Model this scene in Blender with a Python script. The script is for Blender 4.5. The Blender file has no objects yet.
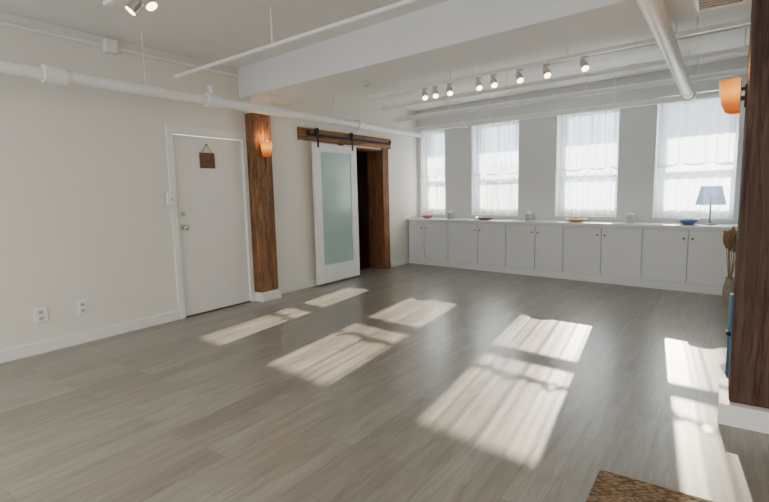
import bpy, bmesh, math, random
from mathutils import Vector, Matrix, Quaternion
random.seed(7)
S = bpy.context.scene
COL = bpy.context.collection
PI = math.pi

# ------------------------------------------------------------------ materials
def nodes(name):
    m = bpy.data.materials.new(name); m.use_nodes = True
    nt = m.node_tree
    return m, nt, nt.nodes['Principled BSDF'], nt.nodes['Material Output']
def paint(name, c, rough=.6, var=.04, scale=6, metal=0, bump=.0, emit=None, es=0):
    m, nt, b, o = nodes(name); L = nt.links
    tc = nt.nodes.new('ShaderNodeTexCoord'); n = nt.nodes.new('ShaderNodeTexNoise')
    n.inputs['Scale'].default_value = scale; n.inputs['Detail'].default_value = 4
    L.new(tc.outputs['Object'], n.inputs['Vector'])
    r = nt.nodes.new('ShaderNodeValToRGB')
    r.color_ramp.elements[0].position = .3; r.color_ramp.elements[1].position = .7
    r.color_ramp.elements[0].color = [max(0, x*(1-var)) for x in c]+[1]
    r.color_ramp.elements[1].color = [min(1, x*(1+var)) for x in c]+[1]
    L.new(n.outputs[0], r.inputs[0]); L.new(r.outputs[0], b.inputs['Base Color'])
    b.inputs['Roughness'].default_value = rough; b.inputs['Metallic'].default_value = metal
    if bump:
        bp = nt.nodes.new('ShaderNodeBump'); bp.inputs['Strength'].default_value = bump
        bp.inputs['Distance'].default_value = .01
        L.new(n.outputs[0], bp.inputs['Height']); L.new(bp.outputs[0], b.inputs['Normal'])
    if emit:
        b.inputs['Emission Color'].default_value = list(emit)+[1]; b.inputs['Emission Strength'].default_value = es
    return m
def amber_mat():
    """glass shade lit from inside: glow strongest at bulb height"""
    m, nt, b, o = nodes('amber glass'); L = nt.links
    tc = nt.nodes.new('ShaderNodeTexCoord'); sp = nt.nodes.new('ShaderNodeSeparateXYZ')
    L.new(tc.outputs['Object'], sp.inputs[0])
    mr = nt.nodes.new('ShaderNodeMapRange'); mr.inputs[1].default_value = -.11; mr.inputs[2].default_value = .10
    L.new(sp.outputs[2], mr.inputs[0])
    r = nt.nodes.new('ShaderNodeValToRGB'); e = r.color_ramp.elements
    e[0].position = 0; e[0].color = (.42, .06, .001, 1); e[1].position = 1; e[1].color = (.90, .22, .008, 1)
    k = e.new(.60); k.color = (2.1, .80, .07, 1)
    k = e.new(.3); k.color = (.75, .16, .005, 1)
    L.new(mr.outputs[0], r.inputs[0]); L.new(r.outputs[0], b.inputs['Emission Color'])
    b.inputs['Emission Strength'].default_value = .9
    b.inputs['Base Color'].default_value = (.30, .065, .005, 1); b.inputs['Roughness'].default_value = .35
    return m
def timber(name, dark, mid, light, sc=(9, 9, .8), rough=.75, bump=.6, crack=.65):
    m, nt, b, o = nodes(name); L = nt.links
    tc = nt.nodes.new('ShaderNodeTexCoord'); mp = nt.nodes.new('ShaderNodeMapping')
    mp.inputs['Scale'].default_value = sc
    L.new(tc.outputs['Object'], mp.inputs[0])
    n = nt.nodes.new('ShaderNodeTexNoise'); n.inputs['Scale'].default_value = 2.2
    n.inputs['Detail'].default_value = 10; n.inputs['Distortion'].default_value = .5; n.inputs['Roughness'].default_value = .7
    L.new(mp.outputs[0], n.inputs['Vector'])
    r = nt.nodes.new('ShaderNodeValToRGB'); e = r.color_ramp.elements
    e[0].position = .30; e[0].color = list(dark)+[1]; e[1].position = .70; e[1].color = list(light)+[1]
    k = e.new(.5); k.color = list(mid)+[1]
    L.new(n.outputs[0], r.inputs[0])
    # drying cracks: thin dark lines along the grain
    mp2 = nt.nodes.new('ShaderNodeMapping'); mp2.inputs['Scale'].default_value = [v*1.7 for v in sc]
    mp2.inputs['Location'].default_value = (3.1, 1.7, .4)
    L.new(tc.outputs['Object'], mp2.inputs[0])
    n2 = nt.nodes.new('ShaderNodeTexNoise'); n2.inputs['Scale'].default_value = 1.0; n2.inputs['Detail'].default_value = 3
    L.new(mp2.outputs[0], n2.inputs['Vector'])
    sb = nt.nodes.new('ShaderNodeMath'); sb.operation = 'SUBTRACT'; sb.inputs[1].default_value = .5; L.new(n2.outputs[0], sb.inputs[0])
    ab = nt.nodes.new('ShaderNodeMath'); ab.operation = 'ABSOLUTE'; L.new(sb.outputs[0], ab.inputs[0])
    mr = nt.nodes.new('ShaderNodeMapRange'); mr.inputs[1].default_value = 0; mr.inputs[2].default_value = .03
    mr.inputs[3].default_value = 1-crack; mr.inputs[4].default_value = 1
    L.new(ab.outputs[0], mr.inputs[0])
    mx = nt.nodes.new('ShaderNodeMix'); mx.data_type = 'RGBA'; mx.blend_type = 'MULTIPLY'; mx.inputs[0].default_value = 1
    L.new(r.outputs[0], mx.inputs[6]); L.new(mr.outputs[0], mx.inputs[7])
    L.new(mx.outputs[2], b.inputs['Base Color'])
    b.inputs['Roughness'].default_value = rough
    ad = nt.nodes.new('ShaderNodeMath'); ad.operation = 'ADD'; L.new(n.outputs[0], ad.inputs[0]); L.new(mr.outputs[0], ad.inputs[1])
    bp = nt.nodes.new('ShaderNodeBump'); bp.inputs['Strength'].default_value = bump; bp.inputs['Distance'].default_value = .02
    L.new(ad.outputs[0], bp.inputs['Height']); L.new(bp.outputs[0], b.inputs['Normal'])
    return m
def floor_mat():
    m, nt, b, o = nodes('plank floor'); L = nt.links
    tc = nt.nodes.new('ShaderNodeTexCoord'); mp = nt.nodes.new('ShaderNodeMapping')
    mp.inputs['Rotation'].default_value = (0, 0, PI/2)
    L.new(tc.outputs['Object'], mp.inputs[0])
    br = nt.nodes.new('ShaderNodeTexBrick'); br.offset = .37
    br.inputs['Scale'].default_value = 1; br.inputs['Brick Width'].default_value = 1.22
    br.inputs['Row Height'].default_value = .17; br.inputs['Mortar Size'].default_value = .0014
    br.inputs['Color1'].default_value = (.245, .225, .195, 1); br.inputs['Color2'].default_value = (.325, .305, .272, 1)
    br.inputs['Mortar'].default_value = (.16, .145, .125, 1)
    L.new(mp.outputs[0], br.inputs['Vector'])
    mp2 = nt.nodes.new('ShaderNodeMapping'); mp2.inputs['Scale'].default_value = (1.8, 17, 1)
    L.new(mp.outputs[0], mp2.inputs[0])
    n = nt.nodes.new('ShaderNodeTexNoise'); n.inputs['Scale'].default_value = 1.5; n.inputs['Detail'].default_value = 8
    n.inputs['Distortion'].default_value = 1.0
    L.new(mp2.outputs[0], n.inputs['Vector'])
    r = nt.nodes.new('ShaderNodeValToRGB')
    r.color_ramp.elements[0].position = .3; r.color_ramp.elements[0].color = (.68, .665, .645, 1)
    r.color_ramp.elements[1].position = .7; r.color_ramp.elements[1].color = (1.0, 1.0, 1.0, 1)
    L.new(n.outputs[0], r.inputs[0])
    mx = nt.nodes.new('ShaderNodeMix'); mx.data_type = 'RGBA'; mx.blend_type = 'MULTIPLY'
    mx.inputs[0].default_value = 1
    L.new(br.outputs['Color'], mx.inputs[6]); L.new(r.outputs[0], mx.inputs[7])
    L.new(mx.outputs[2], b.inputs['Base Color'])
    b.inputs['Roughness'].default_value = .29; b.inputs['IOR'].default_value = 1.65
    return m
def pane_mat():
    m, nt, b, o = nodes('window glass'); L = nt.links; nt.nodes.remove(b)
    t = nt.nodes.new('ShaderNodeBsdfTransparent'); g = nt.nodes.new('ShaderNodeBsdfGlossy')
    g.inputs['Roughness'].default_value = .02
    x = nt.nodes.new('ShaderNodeMixShader'); x.inputs[0].default_value = .05
    L.new(t.outputs[0], x.inputs[1]); L.new(g.outputs[0], x.inputs[2]); L.new(x.outputs[0], o.inputs[0])
    return m
def sheer_mat(name, through, amp=.22, col=(.82, .90, .98), back=.44):
    m, nt, b, o = nodes(name); L = nt.links; nt.nodes.remove(b)
    t = nt.nodes.new('ShaderNodeBsdfTransparent')
    d = nt.nodes.new('ShaderNodeBsdfDiffuse'); d.inputs[0].default_value = (*col, 1)
    tr = nt.nodes.new('ShaderNodeBsdfTranslucent'); tr.inputs[0].default_value = (*col, 1)
    a = nt.nodes.new('ShaderNodeMixShader'); a.inputs[0].default_value = back
    L.new(d.outputs[0], a.inputs[1]); L.new(tr.outputs[0], a.inputs[2])
    tc = nt.nodes.new('ShaderNodeTexCoord'); mp = nt.nodes.new('ShaderNodeMapping'); mp.inputs['Scale'].default_value = (22, 1, .12)
    L.new(tc.outputs['Object'], mp.inputs[0])
    n = nt.nodes.new('ShaderNodeTexNoise'); n.inputs['Scale'].default_value = 1.0; n.inputs['Detail'].default_value = 2
    L.new(mp.outputs[0], n.inputs['Vector'])
    r = nt.nodes.new('ShaderNodeMapRange'); r.inputs[1].default_value = .36; r.inputs[2].default_value = .64
    r.inputs[3].default_value = 1-through-amp; r.inputs[4].default_value = min(1, 1-through+amp)
    L.new(n.outputs[0], r.inputs[0])
    x = nt.nodes.new('ShaderNodeMixShader'); L.new(r.outputs[0], x.inputs[0])
    L.new(t.outputs[0], x.inputs[1]); L.new(a.outputs[0], x.inputs[2]); L.new(x.outputs[0], o.inputs[0])
    return m
def woven_mat():
    m, nt, b, o = nodes('woven jute'); L = nt.links
    tc = nt.nodes.new('ShaderNodeTexCoord')
    mp = nt.nodes.new('ShaderNodeMapping'); mp.inputs['Scale'].default_value = (1, 1.9, 1); mp.inputs['Rotation'].default_value = (0, 0, .6)
    L.new(tc.outputs['Object'], mp.inputs[0])
    v = nt.nodes.new('ShaderNodeTexVoronoi'); v.inputs['Scale'].default_value = 34; v.inputs['Randomness'].default_value = .55
    L.new(mp.outputs[0], v.inputs['Vector'])
    r = nt.nodes.new('ShaderNodeValToRGB')
    r.color_ramp.elements[0].color = (.40, .265, .145, 1); r.color_ramp.elements[1].color = (.08, .05, .027, 1)
    r.color_ramp.elements[1].position = .70
    L.new(v.outputs[0], r.inputs[0]); L.new(r.outputs[0], b.inputs['Base Color'])
    b.inputs['Roughness'].default_value = .9
    bp = nt.nodes.new('ShaderNodeBump'); bp.inputs['Strength'].default_value = .8; bp.invert = True
    L.new(v.outputs[0], bp.inputs['Height']); L.new(bp.outputs[0], b.inputs['Normal'])
    return m
M = dict(
    wall=paint('wall paint', (.82, .78, .705), .6, .012, 2),
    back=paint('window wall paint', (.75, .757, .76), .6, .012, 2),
    ceil=paint('ceiling paint', (.85, .84, .82), .7, .015, 3, bump=.05),
    trim=paint('white trim paint', (.86, .845, .81), .45, .012, 4),
    sash=paint('window frame paint', (.88, .88, .88), .45, .012, 4),
    door=paint('white door paint', (.84, .81, .755), .4, .012, 4),
    cab=paint('cabinet paint', (.79, .79, .78), .45, .012, 4),
    top=paint('counter laminate', (.84, .835, .82), .3, .015, 4),
    pipe=paint('pipe paint', (.91, .90, .875), .4, .015, 9),
    white=paint('white plastic', (.92, .91, .895), .4, .01, 5),
    black=paint('black iron', (.02, .02, .022), .45, .1, 20, metal=.6),
    chrome=paint('brushed metal', (.6, .58, .55), .3, .05, 30, metal=1),
    bronze=paint('dark knob metal', (.12, .10, .085), .35, .05, 30, metal=.8),
    post=timber('rough timber', (.09, .038, .014), (.275, .122, .047), (.44, .215, .092), sc=(17, 17, 1.1), crack=.75, bump=.8),
    postr=timber('dark red timber', (.095, .033, .014), (.26, .10, .038), (.39, .172, .068), sc=(12, 12, .9)),
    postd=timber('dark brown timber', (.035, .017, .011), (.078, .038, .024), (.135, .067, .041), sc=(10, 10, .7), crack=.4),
    board=timber('stained board', (.14, .055, .021), (.33, .142, .053), (.45, .218, .09), sc=(16, 1.0, 16)),
    signw=timber('sign wood', (.09, .045, .027), (.17, .095, .055), (.24, .14, .08), sc=(9, .9, 9), crack=.3),
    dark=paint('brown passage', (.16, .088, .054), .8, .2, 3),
    rope=paint('jute rope', (.30, .19, .10), .9, .2, 60),
    frost=paint('frosted glass', (.38, .52, .47), .2, .05, 2),
    amber=amber_mat(),
    amberw=paint('lit bulb', (.95, .7, .35), .4, .05, 8, emit=(1, .66, .26), es=8),
    bulb=paint('lit lamp face', (.95, .85, .7), .4, .02, 8, emit=(1, .66, .31), es=12),
    lampw=paint('lamp housing', (.60, .585, .56), .4, .02, 9),
    pink=paint('pink ceramic', (.55, .22, .22), .35, .1, 12),
    purple=paint('purple glaze', (.36, .14, .27), .35, .1, 12),
    tan=paint('tan ceramic', (.55, .36, .16), .5, .1, 12),
    blue=paint('blue glaze', (.08, .16, .36), .3, .1, 12),
    jar=paint('pale jar glass', (.40, .43, .44), .12, .05, 12),
    shade=paint('slate lamp base', (.36, .42, .50), .7, .06, 40),
    lshade=sheer_mat('slate shade cloth', .18, .06, (.42, .53, .72), .55),
    yoga=paint('blue foam', (.05, .20, .36), .7, .05, 60, bump=.1),
    vase=paint('stone vase', (.34, .28, .23), .6, .15, 14),
    dried=paint('dried plumes', (.30, .18, .10), .95, .3, 50),
    stem=paint('dried stem', (.30, .20, .11), .9, .2, 30),
    slot=paint('dark slot', (.03, .03, .03), .6, .1, 9),
    ventb=paint('brown vent', (.38, .24, .15), .5, .1, 9),
    facade=paint('far facade', (.33, .32, .30), .9, .15, .6),
    facade2=paint('far windows', (.12, .13, .15), .4, .1, 2),
    ground=paint('snowy ground', (.6, .62, .62), .9, .1, .1),
    pane=pane_mat(), sheer=sheer_mat('sheer voile', .42, .27), sheerd=sheer_mat('denser sheer voile', .11, .07), hem=sheer_mat('doubled voile hem', .06, .04, (.72, .81, .92), .36),
    floor=floor_mat(), jute=woven_mat(),
)
# ------------------------------------------------------------------ mesh helpers
def B(): return bmesh.new()
def box(bm, x0, x1, y0, y1, z0, z1, bev=0):
    r = bmesh.ops.create_cube(bm, size=1)
    vs = r['verts']
    for v in vs:
        v.co = Vector((x0+(v.co.x+.5)*(x1-x0), y0+(v.co.y+.5)*(y1-y0), z0+(v.co.z+.5)*(z1-z0)))
    if bev:
        es = list({e for v in vs for e in v.link_edges})
        bmesh.ops.bevel(bm, geom=es, offset=bev, segments=2, profile=.6, affect='EDGES')
    return bm
def prism(bm, pts, z0, z1):
    lo = [bm.verts.new((x, y, z0)) for x, y in pts]; hi = [bm.verts.new((x, y, z1)) for x, y in pts]
    bm.faces.new(lo); bm.faces.new(hi)
    for i in range(len(pts)):
        j = (i+1) % len(pts); bm.faces.new((lo[i], lo[j], hi[j], hi[i]))
    return bm
def cyl(bm, p0, p1, r, r2=None, seg=18):
    p0, p1 = Vector(p0), Vector(p1); d = p1-p0
    mt = Matrix.Translation((p0+p1)/2) @ d.to_track_quat('Z', 'Y').to_matrix().to_4x4()
    bmesh.ops.create_cone(bm, cap_ends=True, segments=seg, radius1=r, radius2=r if r2 is None else r2, depth=d.length, matrix=mt)
    return bm
def ball(bm, c, r, sc=(1, 1, 1), seg=14):
    mt = Matrix.Translation(c) @ Matrix.Diagonal((*sc, 1))
    bmesh.ops.create_uvsphere(bm, u_segments=seg, v_segments=seg//2+2, radius=r, matrix=mt); return bm
def lathe(bm, prof, c, seg=28):
    rings = []
    for r, z in prof:
        if r == 0: rings.append([bm.verts.new((c[0], c[1], c[2]+z))]*seg)
        else: rings.append([bm.verts.new((c[0]+r*math.cos(2*PI*i/seg), c[1]+r*math.sin(2*PI*i/seg), c[2]+z)) for i in range(seg)])
    for a, b in zip(rings, rings[1:]):
        for i in range(seg):
            j = (i+1) % seg
            f = []
            for v in (a[i], a[j], b[j], b[i]):
                if v not in f: f.append(v)
            if len(f) > 2: bm.faces.new(f)
    return bm
ROOT = {}
XF = [0, Vector((0, 0, 0))]
def setxf(al=0, px=0, py=0): XF[0] = al; XF[1] = Vector((px, py, 0))
def tw(p):
    p = Vector(p); return XF[1]+Matrix.Rotation(XF[0], 3, 'Z') @ (p-XF[1])
def obj(name, bm, mat, parent=None, smooth=False):
    bmesh.ops.recalc_face_normals(bm, faces=bm.faces)
    if parent is not None: off = ROOT[parent.name]
    else:
        xs = [v.co.x for v in bm.verts]; ys = [v.co.y for v in bm.verts]; zs = [v.co.z for v in bm.verts]
        off = Vector(((min(xs)+max(xs))/2, (min(ys)+max(ys))/2, min(zs)))
    for v in bm.verts: v.co -= off
    me = bpy.data.meshes.new(name); bm.to_mesh(me); bm.free()
    me.materials.append(M[mat])
    if smooth:
        for p in me.polygons: p.use_smooth = True
        try: me.set_sharp_from_angle(angle=math.radians(35))
        except Exception: pass
    o = bpy.data.objects.new(name, me); COL.objects.link(o)
    if parent is not None: o.parent = parent
    else: o.location = tw(off); o.rotation_euler = (0, 0, XF[0])
    ROOT[o.name] = off.copy()
    return o
def tag(o, label, cat, group=None):
    o['label'] = label; o['category'] = cat
    if group: o['group'] = group
    return o
def thing(name, label, cat, loc, group=None):
    o = bpy.data.objects.new(name, None); COL.objects.link(o); o.location = tw(loc); o.rotation_euler = (0, 0, XF[0])
    o.empty_display_size = .05
    ROOT[o.name] = Vector(loc)
    return tag(o, label, cat, group)
def struct(name, bm, mat, smooth=False):
    o = obj(name, bm, mat, None, smooth); o['kind'] = 'structure'; return o
def dup(root, loc, label, group=None):
    ALL = list(COL.objects)
    def rec(o, par):
        c = o.copy(); COL.objects.link(c)
        if par is not None: c.parent = par
        for ch in [k for k in ALL if k.parent == o]: rec(ch, c)
        return c
    r = rec(root, None); r.location = tw(loc); r['label'] = label
    if group: r['group'] = group
    return r

# ------------------------------------------------------------------ the shell
CZ = 2.95; XR = 7.5; YB = -3.5
AL, PX, PY = -.135, 2.7, 7.86           # the window wall is not square to the left wall
YW = 8.08; YO = 8.55                    # in the window wall's own frame
def yline(x, y): return PY+(y-PY)/math.cos(AL)+math.tan(AL)*(x-PX)
out = [(-.3, YB), (XR, YB), (XR, yline(XR, YO)), (-.3, yline(-.3, YO))]
struct('floor', prism(B(), out, -.1, 0), 'floor')
struct('ceiling', prism(B(), out, CZ, CZ+.12), 'ceil')
YL = yline(0, YO)
bm = B()
for a in [(YB, 3.17, 0, CZ), (3.17, 4.15, 2.09, CZ), (4.15, 6.1, 0, CZ), (6.1, 7.22, 2.14, CZ), (7.22, YL, 0, CZ)]:
    box(bm, -.3, 0, *a)
struct('wall_left', bm, 'wall')
struct('wall_right', box(B(), XR, XR+.2, YB, yline(XR, YO), 0, CZ), 'wall')
bm = B()
box(bm, -.3, XR+.2, YB-.2, YB, 0, .8); box(bm, -.3, XR+.2, YB-.2, YB, 2.5, CZ)
for a, b in [(-.3, .6), (3.2, 4.2), (6.8, XR+.2)]: box(bm, a, b, YB-.2, YB, .8, 2.5)
struct('wall_rear', bm, 'wall')
setxf(AL, PX, PY)
WIN = [(.03, .61), (1.20, 2.12), (2.775, 3.71), (4.20, 5.14)]
ZS, ZT = .93, 2.60
bm = B(); XA, XB = -.1, XR+.2
box(bm, XA, XB, YW, YO, 0, ZS); box(bm, XA, XB, YW, YO, ZT, CZ)
e = [XA]+[v for w in WIN for v in w]+[XB]
for a, b in zip(e[::2], e[1::2]): box(bm, a, b, YW, YO, ZS, ZT)
struct('wall_back', bm, 'back')
# unseen ledge over the windows outside, sized so its shade shortens the sun patches
struct('shade_ledge', box(B(), -3, XB+2, YO+.001, YO+2.05, CZ, CZ+.12), 'facade')
setxf()
# passage behind the sliding door
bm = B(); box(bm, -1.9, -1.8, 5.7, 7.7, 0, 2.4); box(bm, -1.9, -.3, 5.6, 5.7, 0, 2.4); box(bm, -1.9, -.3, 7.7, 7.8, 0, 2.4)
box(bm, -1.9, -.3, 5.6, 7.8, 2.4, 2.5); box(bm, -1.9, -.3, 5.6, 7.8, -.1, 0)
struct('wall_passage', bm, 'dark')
# beam across the ceiling
setxf(-.10, .2, 4.15)
struct('ceiling_beam', box(B(), -.05, 7.15, 4.12, 4.83, 2.595, CZ), 'ceil')
setxf()
# baseboards
def base(name, boxes):
    bm = B()
    for b in boxes: box(bm, *b, .004)
    return struct(name, bm, 'trim')
base('baseboard_left', [(0, .018, YB, 3.10, 0, .105), (0, .018, 4.53, 5.9, 0, .105), (0, .018, 7.42, 7.9, 0, .105)])
# door_1 : plain white door
bm = B()
box(bm, -.02, .022, 3.11, 3.18, 0, 2.17); box(bm, -.02, .022, 4.14, 4.195, 0, 2.17); box(bm, -.02, .0215, 3.18, 4.14, 2.08, 2.17)
d1 = struct('door_1', bm, 'trim'); d1['label'] = 'plain white door in white frame beside the near timber column'
obj('door_leaf', box(B(), -.055, -.012, 3.185, 4.135, .012, 2.075, .003), 'door', d1)
obj('threshold', box(B(), -.3, .01, 3.18, 4.14, 0, .011), 'bronze', d1)
bm = B(); cyl(bm, (-.012, 3.26, 1.04), (.0, 3.26, 1.04), .034); cyl(bm, (0, 3.26, 1.04), (.03, 3.26, 1.04), .013); ball(bm, (.045, 3.26, 1.04), .031, (.8, 1, 1))
obj('door_knob', bm, 'chrome', d1, True)
bm = B(); cyl(bm, (-.012, 3.26, 1.19), (.008, 3.26, 1.19), .024)
obj('deadbolt', bm, 'chrome', d1, True)
# trims round the passage opening
bm = B(); box(bm, -.3, -.002, 7.19, 7.22, 0, 2.14); box(bm, -.3, -.002, 6.1, 6.13, 0, 2.14); box(bm, -.3, -.002, 6.13, 7.19, 2.11, 2.14)
box(bm, 0, .03, 7.2, 7.38, 0, 2.16, .004); box(bm, 0, .03, 6.02, 6.13, 0, 2.16, .004)
struct('trim_1', bm, 'postr')
struct('trim_2', box(B(), 0, .042, 5.13, 7.45, 2.16, 2.335, .004), 'board')
setxf(AL, PX, PY)
# windows: frame > sash > pane, sill
ZM = 1.56
for i, (a, b) in enumerate(WIN):
    bm = B(); y0, y1 = 8.25, 8.35
    box(bm, a, a+.035, y0, y1, ZS, ZT); box(bm, b-.035, b, y0, y1, ZS, ZT)
    box(bm, a+.035, b-.035, y0, y1, ZT-.05, ZT); box(bm, a+.035, b-.035, y0-.03, y1, ZS, ZS+.05)
    w = struct('window_%d' % (i+1), bm, 'sash')
    obj('sill', box(B(), a+.003, b-.003, YW-.02, 8.218, ZS+.001, ZS+.016, .003), 'sash', w)
    for lo, hi, yy in [(ZS+.05, ZM+.03, 8.265), (ZM-.03, ZT-.05, 8.305)]:
        bm = B(); p, q = a+.035, b-.035
        box(bm, p, p+.045, yy, yy+.035, lo, hi); box(bm, q-.045, q, yy, yy+.035, lo, hi)
        box(bm, p+.045, q-.045, yy, yy+.035, hi-.05, hi); box(bm, p+.045, q-.045, yy, yy+.035, lo, lo+.09)
        s = obj('sash', bm, 'sash', w)
        obj('pane', box(B(), p+.045, q-.045, yy+.015, yy+.019, lo+.09, hi-.05), 'pane', s)
# curtains and rods
def sheer(a, b, y, z0, z1, f, ph, part, lower=False):
    """gathered cloth grid; part = (t0, t1) range of the height; the upper tier ends in draped scallops"""
    bm = B(); nx, nz = 120, 14; g = []
    t0, t1 = part
    for k in range(nz+1):
        row = []
        for i in range(nx+1):
            u = i/nx; t = t0+(t1-t0)*k/nz
            x = a+u*(b-a)
            w = math.sin(f*(b-a)*u*2*PI+ph)+.5*math.sin(f*2.3*(b-a)*u*2*PI+ph*2)
            yy = y+.020*w*(.45+.7*(1-t))
            top = z1+(.006*math.sin(9*u*2*PI) if lower else 0)
            bot = z0
            if not lower: bot += .042*(1-abs(math.sin(2.5*PI*u+ph)))-.02+.008*math.sin(1.3*PI*u*2+ph)
            row.append(bm.verts.new((x, yy, bot+t*(top-bot))))
        g.append(row)
    for k in range(nz):
        for i in range(nx): bm.faces.new((g[k][i], g[k][i+1], g[k+1][i+1], g[k+1][i]))
    return bm
wn = ['far left corner window', 'second window from the left', 'third window, above the tan dish', 'rightmost window, behind the table lamp']
for i, (a, b) in enumerate(WIN):
    cloth = 'sheerd' if i == 3 else 'sheer'
    A = (a+.014, b-.014, 8.12, 1.66, 2.53, 7, i*1.3)
    t = thing('sheer_curtain', 'upper white sheer curtain on the '+wn[i], 'curtain', ((a+b)/2, 8.12, 1.66), 'upper sheer curtains')
    obj('cloth', sheer(*A, (.035, 1)), cloth, t, True); obj('hem', sheer(*A, (0, .035)), 'hem', t, True)
    A = (a+.014, b-.014, 8.185, .955, 1.70, 6, i*2.1+.5)
    t = thing('sheer_curtain', 'lower white sheer curtain on the '+wn[i], 'curtain', ((a+b)/2, 8.185, .955), 'lower sheer curtains')
    obj('cloth', sheer(*A, (0, .965), True), cloth, t, True); obj('hem', sheer(*A, (.965, 1), True), 'hem', t, True)
    t = thing('curtain_rod', 'thin white upper curtain rod across the '+wn[i], 'curtain rod', ((a+b)/2, 8.12, 2.54), 'curtain rods')
    obj('rod', cyl(B(), (a+.008, 8.12, 2.542), (b-.008, 8.12, 2.542), .008, seg=10), 'white', t, True)
    for xx, dx in ((a, .008), (b, -.008)): obj('end_cap', cyl(B(), (xx, 8.12, 2.542), (xx+dx, 8.12, 2.542), .014, seg=12), 'white', t, True)

# ------------------------------------------------------------------ cabinets and worktop
CY = 7.68
edges = [(.018, .41, .96), (.96, 1.58, 2.12), (2.12, 2.63, 3.09), (3.09, 3.645, 4.19), (4.19, 4.73, 5.27)]
cl = ['white two-door base cabinet in the far left corner', 'white two-door base cabinet under the purple dish', 'white two-door base cabinet between the purple dish and the tan dish',
      'white two-door base cabinet under the tan dish', 'white two-door base cabinet under the blue bowl and table lamp']
for (a, m_, b), lab in zip(edges, cl):
    t = thing('base_cabinet', lab, 'cabinet', ((a+b)/2, CY+.2, 0), 'base cabinets under the windows')
    obj('body', box(B(), a+.001, b-.001, CY+.012, YW-.003, .10, .83), 'cab', t)
    obj('kickboard', box(B(), a+.001, b-.001, CY-.006, CY+.03, .0, .105), 'cab', t)
    for p, q, kx in ((a+.014, m_-.006, m_-.05), (m_+.006, b-.014, m_+.05)):
        d = obj('door', box(B(), p, q, CY-.014, CY+.012, .125, .80, .003), 'cab', t)
        bm = B(); cyl(bm, (kx, CY-.012, .70), (kx, CY-.026, .70), .006, seg=10); ball(bm, (kx, CY-.033, .70), .013, (1, .7, 1), 10)
        obj('knob', bm, 'bronze', d, True)
tag(obj('worktop', box(B(), .018, 5.30, CY-.03, YW-.002, .832, .87, .004), 'top'), 'long white worktop over the low cabinets below the windows', 'countertop')
# things on the worktop
def dish(name, x, y, r, h, mat, label, cat):
    prof = [(0, 0), (r*.5, 0), (r*.55, .006), (r*.85, h*.55), (r, h), (r-.008, h), (r*.8, h*.6), (r*.45, .014), (0, .012)]
    return tag(obj(name, lathe(B(), prof, (x, y, .8705)), mat, None, True), label, cat)
dish('bowl', .36, 7.84, .11, .055, 'pink', 'small pink bowl on the worktop below the corner window', 'bowl')
dish('plate', 1.62, 7.84, .16, .05, 'purple', 'purple dish on the worktop before the second window', 'dish')
dish('plate', 3.20, 7.86, .15, .05, 'tan', 'tan shallow dish on the worktop before the third window', 'dish')
dish('bowl', 4.69, 7.83, .12, .07, 'blue', 'blue bowl on the worktop left of the table lamp', 'bowl')
for x, lab in ((.88, 'pale lidded jar standing between the pink bowl and purple dish'), (2.42, 'pale lidded jar standing between the purple and tan dishes'), (3.97, 'pale lidded jar standing between the tan dish and blue bowl')):
    t = thing('jar', lab, 'jar', (x, 7.86, .8705), 'pale jars along the worktop')
    obj('body', lathe(B(), [(0, 0), (.05, 0), (.055, .01), (.055, .10), (.048, .115), (0, .115)], (x, 7.86, .8705)), 'jar', t, True)
    obj('lid', lathe(B(), [(.0, .115), (.055, .1155), (.055, .135), (.02, .14), (.012, .142), (.012, .154), (0, .156)], (x, 7.86, .8705)), 'white', t, True)
lx, ly = 4.92, 7.86
t = thing('table_lamp', 'small table lamp with slate blue shade on the worktop', 'table lamp', (lx, ly, .8705))
obj('base', lathe(B(), [(0, 0), (.07, 0), (.07, .012), (.02, .03), (.014, .06), (0, .06)], (lx, ly, .8705)), 'shade', t, True)
obj('stem', cyl(B(), (lx, ly, .92), (lx, ly, 1.22), .011), 'shade', t, True)
obj('lamp_shade', lathe(B(), [(.17, .26), (.115, .50)], (lx, ly, .87)), 'lshade', t, True)
setxf()

# ------------------------------------------------------------------ timber posts
t = thing('timber_post', 'rough brown timber column on the left wall beside the white door', 'column', (.08, 4.35, 0))
obj('post', box(B(), .001, .15, 4.205, 4.50, .12, 2.41, .012), 'post', t)
obj('plinth', box(B(), .001, .175, 4.20, 4.525, 0, .12, .004), 'trim', t)
obj('capital', box(B(), .001, .16, 4.19, 4.52, 2.41, 2.594, .003), 'wall', t)
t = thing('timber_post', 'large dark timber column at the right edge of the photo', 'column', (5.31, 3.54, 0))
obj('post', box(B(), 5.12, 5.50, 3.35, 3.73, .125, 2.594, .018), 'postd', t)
obj('plinth', box(B(), 5.075, 5.545, 3.305, 3.775, 0, .125, .005), 'trim', t)
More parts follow.
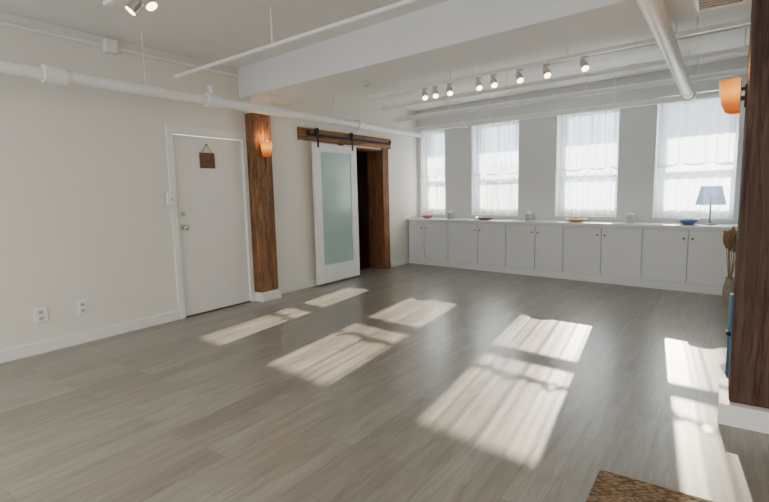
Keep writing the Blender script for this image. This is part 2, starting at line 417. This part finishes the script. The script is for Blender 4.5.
# ------------------------------------------------------------------ sconces (half-round glass shade on an iron bracket, local +x = out of the wall)
def sconce(loc, yaw, label, sc=1.0):
    t = thing('wall_sconce', label, 'wall lamp', loc, 'amber wall sconces')
    T = Matrix.Translation(loc) @ Matrix.Rotation(yaw, 4, 'Z') @ Matrix.Scale(sc, 4)
    def put(name, bm, mat, par=t, sm=True):
        bm.transform(T); return obj(name, bm, mat, par, sm)
    bm = B(); box(bm, 0.001, .010, -.03, .03, -.075, .065, .003); box(bm, .009, .033, -.012, .012, -.03, -.005); box(bm, .009, .033, -.012, .012, .03, .05)
    put('bracket', bm, 'black', t, False)
    n = 16; bm = B(); rows = []
    for z, r in ((-.11, .035), (-.095, .056), (-.04, .072), (.03, .079), (.10, .083)):
        rows.append([bm.verts.new((.035+r*1.35*math.sin(PI*i/n), -r*math.cos(PI*i/n), z)) for i in range(n+1)])
    for a, b in zip(rows, rows[1:]):
        for i in range(n): bm.faces.new((a[i], a[i+1], b[i+1], b[i]))
    bm.faces.new(rows[0])
    put('glass_shade', bm, 'amber')
    bm = B(); box(bm, .030, .034, -.06, .06, -.10, .085); put('back_plate', bm, 'bronze', t, False)
    bm = B(); ball(bm, (.08, 0, .06), .03, (1, 1, 1.7)); put('bulb', bm, 'amberw', t)
    l = bpy.data.lights.new('sconce glow', 'POINT'); l.energy = 2.2; l.color = (1, .55, .22); l.shadow_soft_size = .03
    lo = bpy.data.objects.new('sconce_light', l); COL.objects.link(lo); lo.location = T @ Vector((.09, 0, .15))
sconce((.151, 4.36, 1.97), 0, 'glowing amber sconce on the left wall timber column', .92)
sconce((5.119, 3.50, 1.88), PI, 'glowing amber sconce on the large right timber column', .9)

# ------------------------------------------------------------------ sliding door
t = thing('sliding_door', 'white framed sliding barn door with a frosted glass panel', 'sliding door', (.10, 5.83, .03))
bm = B(); x0, x1 = .075, .115; a, b = 5.33, 6.34
box(bm, x0, x1, a, a+.15, .03, 2.12, .003); box(bm, x0, x1, b-.15, b, .03, 2.12, .003)
box(bm, x0+.0005, x1-.0005, a+.15, b-.15, 2.0, 2.12); box(bm, x0+.0005, x1-.0005, a+.15, b-.15, .03, .30)
obj('door_frame', bm, 'trim', t)
o = obj('glass_panel', box(B(), .088, .102, a+.149, b-.149, .299, 2.001), 'frost', t); o['label'] = 'pale green frosted glass'
for yy in (a+.10, b-.10):
    h = obj('hanger', box(B(), .116, .122, yy-.02, yy+.02, 2.06, 2.28, .002), 'black', t)
    bm = B(); cyl(bm, (.088, yy, 2.30), (.115, yy, 2.30), .042); cyl(bm, (.115, yy, 2.30), (.128, yy, 2.30), .012, seg=8)
    obj('wheel', bm, 'black', h, True)
bm = B(); box(bm, .1155, .120, b-.09, b-.06, 1.0, 1.14, .001)
obj('finger_pull', bm, 'chrome', t)
t = thing('door_rail', 'black iron sliding door rail on the brown header board', 'rail', (.09, 6.3, 2.23))
obj('rail', box(B(), .096, .106, 5.22, 7.35, 2.215, 2.257, .002), 'black', t)
for yy in (5.3, 5.8, 6.3, 6.8, 7.27): obj('standoff', cyl(B(), (.043, yy, 2.236), (.112, yy, 2.236), .011, seg=10), 'black', t, True)
for yy in (5.24, 7.33): obj('end_stop', box(B(), .09, .125, yy-.015, yy+.015, 2.245, 2.29, .003), 'black', t)

# ------------------------------------------------------------------ small things on the left wall
for yy, w, lab in ((1.76, .055, 'wider white wall outlet, left of the pair low on the left wall'), (2.11, .04, 'narrow white wall outlet, nearer the door of the pair')):
    t = thing('wall_outlet', lab, 'outlet', (.004, yy, .35), 'outlets low on the left wall')
    obj('cover_plate', box(B(), .001, .012, yy-w, yy+w, .285, .415, .003), 'white', t)
    for zz in (.322, .378):
        s = obj('socket', box(B(), .012, .016, yy-.02, yy+.02, zz-.017, zz+.017, .002), 'lampw', t)
        for dy in (-.007, .007): obj('slot', box(B(), .016, .0165, yy+dy-.002, yy+dy+.002, zz-.007, zz+.007), 'slot', s)
t = thing('light_switch', 'white switch box mounted on the left jamb of the white door', 'switch', (.03, 3.09, 1.36))
obj('shadow_rim', box(B(), .0225, .035, 3.033, 3.137, 1.288, 1.442, .003), 'lampw', t)  # larger grey plate, its rim stands in for the shadow round the box
obj('cover_plate', box(B(), .0352, .07, 3.04, 3.13, 1.295, 1.435, .005), 'white', t)
obj('toggle', box(B(), .07, .08, 3.075, 3.095, 1.345, 1.38, .001), 'lampw', t)
t = thing('hanging_sign', 'small square brown wooden sign hanging on the white door', 'sign', (.0, 3.62, 1.72))
obj('board', box(B(), -.010, .006, 3.52, 3.72, 1.715, 1.895, .004), 'signw', t)
bm = B(); cyl(bm, (-.002, 3.54, 1.88), (-.002, 3.62, 1.99), .004, seg=6); cyl(bm, (-.002, 3.70, 1.88), (-.002, 3.62, 1.99), .004, seg=6)
obj('rope', bm, 'rope', t)
bm = B(); cyl(bm, (-.012, 3.62, 1.99), (.006, 3.62, 1.99), .008, seg=10); obj('nail', bm, 'black', t)

# ------------------------------------------------------------------ pipes
def pipe_thing(label, p0, p1, r, couplings=(), hangers=(), name='ceiling_pipe', group=None):
    p0, p1 = Vector(p0), Vector(p1); d = (p1-p0).normalized()
    t = thing(name, label, 'pipe', (p0+p1)/2, group)
    obj('pipe', cyl(B(), p0, p1, r, seg=20), 'pipe', t, True)
    for c in couplings:
        c = p0+d*c
        obj('coupling', cyl(B(), c-d*r*1.6, c+d*r*1.6, r*1.4, seg=20), 'pipe', t, True)
    for c in hangers:
        c = p0+d*c
        bm = B(); cyl(bm, c-d*.012, c+d*.012, r*1.12, seg=18); cyl(bm, c+Vector((0, 0, r)), (c.x, c.y, CZ-.001), .006, seg=8)
        obj('hanger', bm, 'pipe', t, True)
    return t
pipe_thing('thick white pipe running along the left wall above the doors', (.38, YB+.01, 2.42), (.38, 7.9, 2.42), .053, (5.4, 6.95, 9.6), (3.0, 6.2, 9.0))
pipe_thing('thick white pipe running towards the rightmost window', (4.61, -1, 2.51), (4.61, 7.55, 2.51), .062, (8.4,), (1.2, 8.0))
setxf(-.06, 4.61, 7.6)
pipe_thing('white pipe running across the tops of the windows', (.3, 7.6, 2.51), (7.2, 7.6, 2.51), .042, (1.0, 4.31), (1.5, 3.4, 6.0))
pipe_thing('thin white pipe tight under the ceiling above the windows', (.3, 7.5, 2.74), (7.2, 7.5, 2.74), .025, (2.6, 5.2), (1.9, 4.4), 'conduit')
setxf(-.08, 2.6, 7.0)
pipe_thing('thin white pipe nearest below the ceiling before the window pipe', (.3, 7.0, 2.61), (7.2, 7.0, 2.61), .034, (2.2,), (1.1, 3.2, 5.4))
pipe_thing('thin white conduit midway between the spotlights and the windows', (.6, 6.3, 2.69), (7.2, 6.3, 2.69), .026, (1.2, 3.6), (2.1, 4.6), 'conduit')
pipe_thing('thin white conduit just behind the row of track spotlights', (.8, 5.75, 2.77), (7.2, 5.75, 2.77), .02, (2.0,), (1.4, 3.9), 'conduit')
setxf(-.066, .22, 3.12)
pipe_thing('thin white pipe crossing the ceiling in front of the beam', (.24, 3.12, 2.64), (7.2, 3.12, 2.64), .017, (.03, 3.5), (1.6, 3.6))
setxf()
t = pipe_thing('thin white conduit along the top of the left wall', (.0165, YB+.01, 2.86), (.0165, 4.1, 2.86), .0155, (3.9,), (), 'conduit')
obj('junction_box', box(B(), .001, .075, 2.52, 2.63, 2.80, 2.92, .004), 'pipe', t)
t = thing('sprinkler_head', 'small white sprinkler fitting on the left wall pipe', 'sprinkler', (.38, 3.45, 2.47))
obj('stem', cyl(B(), (.38, 3.45, 2.473), (.38, 3.45, 2.56), .026, seg=12), 'pipe', t, True)
obj('deflector', cyl(B(), (.38, 3.45, 2.56), (.38, 3.45, 2.575), .045, seg=16), 'pipe', t, True)
tag(obj('smoke_detector', lathe(B(), [(0, -.03), (.035, -.03), (.05, -.015), (.052, -.0005), (0, -.0005)], (1.72, 4.5, 2.595)), 'lampw', None, True), 'small round detector under the ceiling beam', 'smoke detector')
t = thing('air_vent', 'brown slatted air vent under the beam at the top right', 'vent', (4.95, 4.07, 2.585))
V0, V1, Z0, Z1 = 3.84, 4.20, 2.58, 2.5945
bm = B(); box(bm, 4.82, 5.10, V0, V0+.02, Z0, Z1); box(bm, 4.82, 5.10, V1-.02, V1, Z0, Z1); box(bm, 4.82, 4.84, V0+.02, V1-.02, Z0, Z1); box(bm, 5.08, 5.10, V0+.02, V1-.02, Z0, Z1)
obj('frame', bm, 'pipe', t)
for k in range(6): obj('slat', box(B(), 4.84, 5.08, V0+.035+k*.053, V0+.062+k*.053, Z0+.002, Z1-.002), 'ventb', t)

# ------------------------------------------------------------------ track lights
setxf(-.128, 2.885, 5.315)
TY = 5.315; TZ = 2.655
t = thing('light_track', 'long white ceiling light track parallel to the windows', 'light track', (3.1, TY, TZ))
obj('track', box(B(), 1.05, 5.2, TY-.022, TY+.022, TZ, TZ+.035, .002), 'white', t)
for xx in (1.5, 2.6, 3.7, 4.8): obj('hanger', cyl(B(), (xx, TY, TZ+.035), (xx, TY, CZ-.001), .006, seg=8), 'white', t, True)
def spot(loc, aim, label, group, mat='lampw', k=1.0):
    t = thing('track_spotlight', label, 'spotlight', loc, group)
    p = Vector(loc); d = Vector(aim).normalized()
    obj('adapter', box(B(), p.x-.03, p.x+.03, p.y-.016, p.y+.016, p.z-.02, p.z-.001, .002), mat, t)
    obj('stem', cyl(B(), p-Vector((0, 0, .018)), p-Vector((0, 0, .06)), .007, seg=8), mat, t, True)
    c = p-Vector((0, 0, .085))
    bm = B(); cyl(bm, c-d*.07*k, c-d*.03*k, .022*k, .034*k); cyl(bm, c-d*.03*k, c+d*.045*k, .034*k, .038*k)
    obj('lamp_head', bm, mat, t, True)
    obj('lamp_face', cyl(B(), c+d*.0455*k, c+d*.05*k, .033*k), 'bulb', t, True)
    return t
xs = [1.91, 2.07, 2.28, 2.68, 2.87, 3.18, 3.48, 3.86]
on = ['leftmost', 'second from left', 'third from left', 'fourth from left', 'fourth from right', 'third from right', 'second from right', 'rightmost']
s0 = None
for x, n in zip(xs, on):
    lab = 'lit track spotlight, %s of the row before the windows' % n
    if s0 is None: s0 = spot((x, TY, TZ), (.45, -.42, -.8), lab, 'spotlights on the window track')
    else: dup(s0, (x, TY, TZ), lab)
setxf()
t = thing('light_track', 'short white light track on the ceiling at the top left', 'light track', (1.7, 1.97, 2.80))
obj('track', box(B(), 1.2, 3.2, 1.95, 1.99, 2.80, 2.83, .002), 'white', t)
for xx in (1.4, 2.9): obj('hanger', cyl(B(), (xx, 1.97, 2.83), (xx, 1.97, CZ-.001), .006, seg=8), 'white', t, True)
spot((1.60, 1.97, 2.80), (-.35, -.55, -.75), 'left spotlight of the pair at the top left', 'spotlights at the top left', 'chrome', 1.1)
spot((1.76, 1.97, 2.80), (.45, .2, -.8), 'right spotlight of the pair at the top left', 'spotlights at the top left', 'chrome', 1.1)

# ------------------------------------------------------------------ floor things
t = thing('jute_mat', 'brown woven jute mat on the floor at the bottom right', 'mat', (5.0, 1.95, 0))
obj('weave', box(B(), 4.63, 5.40, 1.45, 2.40, .001, .014, .004), 'jute', t)
bm = B()
for a in ((4.61, 4.635, 1.43, 2.42), (5.395, 5.42, 1.43, 2.42), (4.635, 5.395, 1.43, 1.455), (4.635, 5.395, 2.395, 2.42)): box(bm, *a, .001, .017, .004)
obj('border', bm, 'jute', t)
mx, my = 5.175, 4.25
t = thing('yoga_mat', 'rolled blue mat standing behind the large right column', 'rolled mat', (mx, my, 0))
bm = B(); n = 90; rows = []
for z in (0.001, .60):
    rows.append([bm.verts.new((mx+(.02+.05*i/n)*math.cos(i/n*8*PI), my+(.02+.05*i/n)*math.sin(i/n*8*PI), z)) for i in range(n+1)])
for i in range(n): bm.faces.new((rows[0][i], rows[0][i+1], rows[1][i+1], rows[1][i]))
o = obj('roll', bm, 'yoga', t, True); md = o.modifiers.new('t', 'SOLIDIFY'); md.thickness = .006
obj('strap', lathe(B(), [(.073, .3), (.075, .3), (.075, .33), (.073, .33)], (mx, my, 0)), 'black', t, True)
vx, vy = 5.14, 6.95
t = thing('dried_plant', 'brown dried plumes in a vase beside the last cabinet', 'dried plant', (vx, vy, 0))
obj('vase', lathe(B(), [(0, 0), (.05, 0), (.065, .08), (.06, .17), (.038, .27), (.043, .30), (.036, .30), (.032, .27), (0, .25)], (vx, vy, 0)), 'vase', t, True)
for k in range(9):
    an = k*2.4; rr = .02+.05*(k/9); top = Vector((vx+rr*math.cos(an)*1.2, vy+rr*math.sin(an)*1.2, .60+.05*(k % 3)))
    st = obj('stem', cyl(B(), (vx+.01*math.cos(an), vy+.01*math.sin(an), .24), top, .004, seg=6), 'stem', t, True)
    bm = B(); dd = (top-Vector((vx, vy, .2))).normalized()
    mt = Matrix.Translation(top+dd*.1) @ dd.to_track_quat('Z', 'Y').to_matrix().to_4x4() @ Matrix.Diagonal((1, 1, 4.2, 1))
    bmesh.ops.create_icosphere(bm, subdivisions=3, radius=.025, matrix=mt)
    for v in bm.verts: v.co += Vector((random.uniform(-1, 1), random.uniform(-1, 1), random.uniform(-1, 1)))*.006
    obj('plume', bm, 'dried', st)

# ------------------------------------------------------------------ outside
struct('ground', box(B(), -90, 90, 10, 160, -8.2, -8), 'ground')
t = thing('building', 'grey low building seen far outside the corner window', 'building', (-19, 42, -8))
obj('wall', box(B(), -30, -9, 38, 46, -8, 3.0), 'facade', t)
obj('parapet', box(B(), -30.2, -8.8, 37.8, 46.2, 3.0, 3.5), 'facade', t)
for k in range(8):
    for zz in (-1.5, .9): obj('window', box(B(), -29+k*2.5, -27.7+k*2.5, 37.93, 38.02, zz, zz+1.4), 'facade2', t)

# ------------------------------------------------------------------ light
W = bpy.data.worlds.new('World'); S.world = W; W.use_nodes = True
bg = W.node_tree.nodes['Background']; bg.inputs[0].default_value = (.70, .85, 1, 1); bg.inputs[1].default_value = 5.4
sl = bpy.data.lights.new('sun', 'SUN'); sl.energy = 52; sl.color = (1, .87, .67); sl.angle = math.radians(.4)
so = bpy.data.objects.new('sun', sl); COL.objects.link(so)
so.rotation_euler = Vector((.11, -1, -.36)).to_track_quat('-Z', 'Y').to_euler(); so.location = (2, 20, 9)
def area(name, loc, rot, sx, sy, e, col, portal=False):
    l = bpy.data.lights.new(name, 'AREA'); l.shape = 'RECTANGLE'; l.size = sx; l.size_y = sy; l.energy = e; l.color = col
    o = bpy.data.objects.new(name, l); COL.objects.link(o); o.location = loc; o.rotation_euler = rot
    if portal: l.cycles.is_portal = True
    return o
setxf(AL, PX, PY)
for i, (a, b) in enumerate(WIN):
    area('window_portal', tw(((a+b)/2, YO+.02, (ZS+ZT)/2)), (-PI/2, 0, AL), b-a, ZT-ZS, 1, (1, 1, 1), True)
setxf()
for x in (1.9, 5.5): area('rear_portal', (x, YB-.22, 1.65), (PI/2, 0, 0), 2.6, 1.7, 1, (1, 1, 1), True)
for x in (2.2, 5.2): area('rear_fill', (x, -1.6, 2.9), (0, 0, 0), 1.2, 1.2, 95, (1, .88, .70))  # added fill from behind the camera, not known fixtures

# ------------------------------------------------------------------ camera
f, th, pi_, ro = 487.63, .609, .119, -.023
fw = Vector((-math.sin(th)*math.cos(pi_), math.cos(th)*math.cos(pi_), -math.sin(pi_)))
r0 = Vector((math.cos(th), math.sin(th), 0)); u0 = r0.cross(fw)
r = r0*math.cos(ro)+u0*math.sin(ro); u = r.cross(fw)
cd = bpy.data.cameras.new('camera'); cd.sensor_width = 36; cd.lens = f/769*36; cd.clip_end = 400
co = bpy.data.objects.new('camera', cd); COL.objects.link(co)
mw = Matrix((r, u, -fw)).transposed().to_4x4(); mw.translation = (5.046, 0, 1.38)
co.matrix_world = mw
S.camera = co
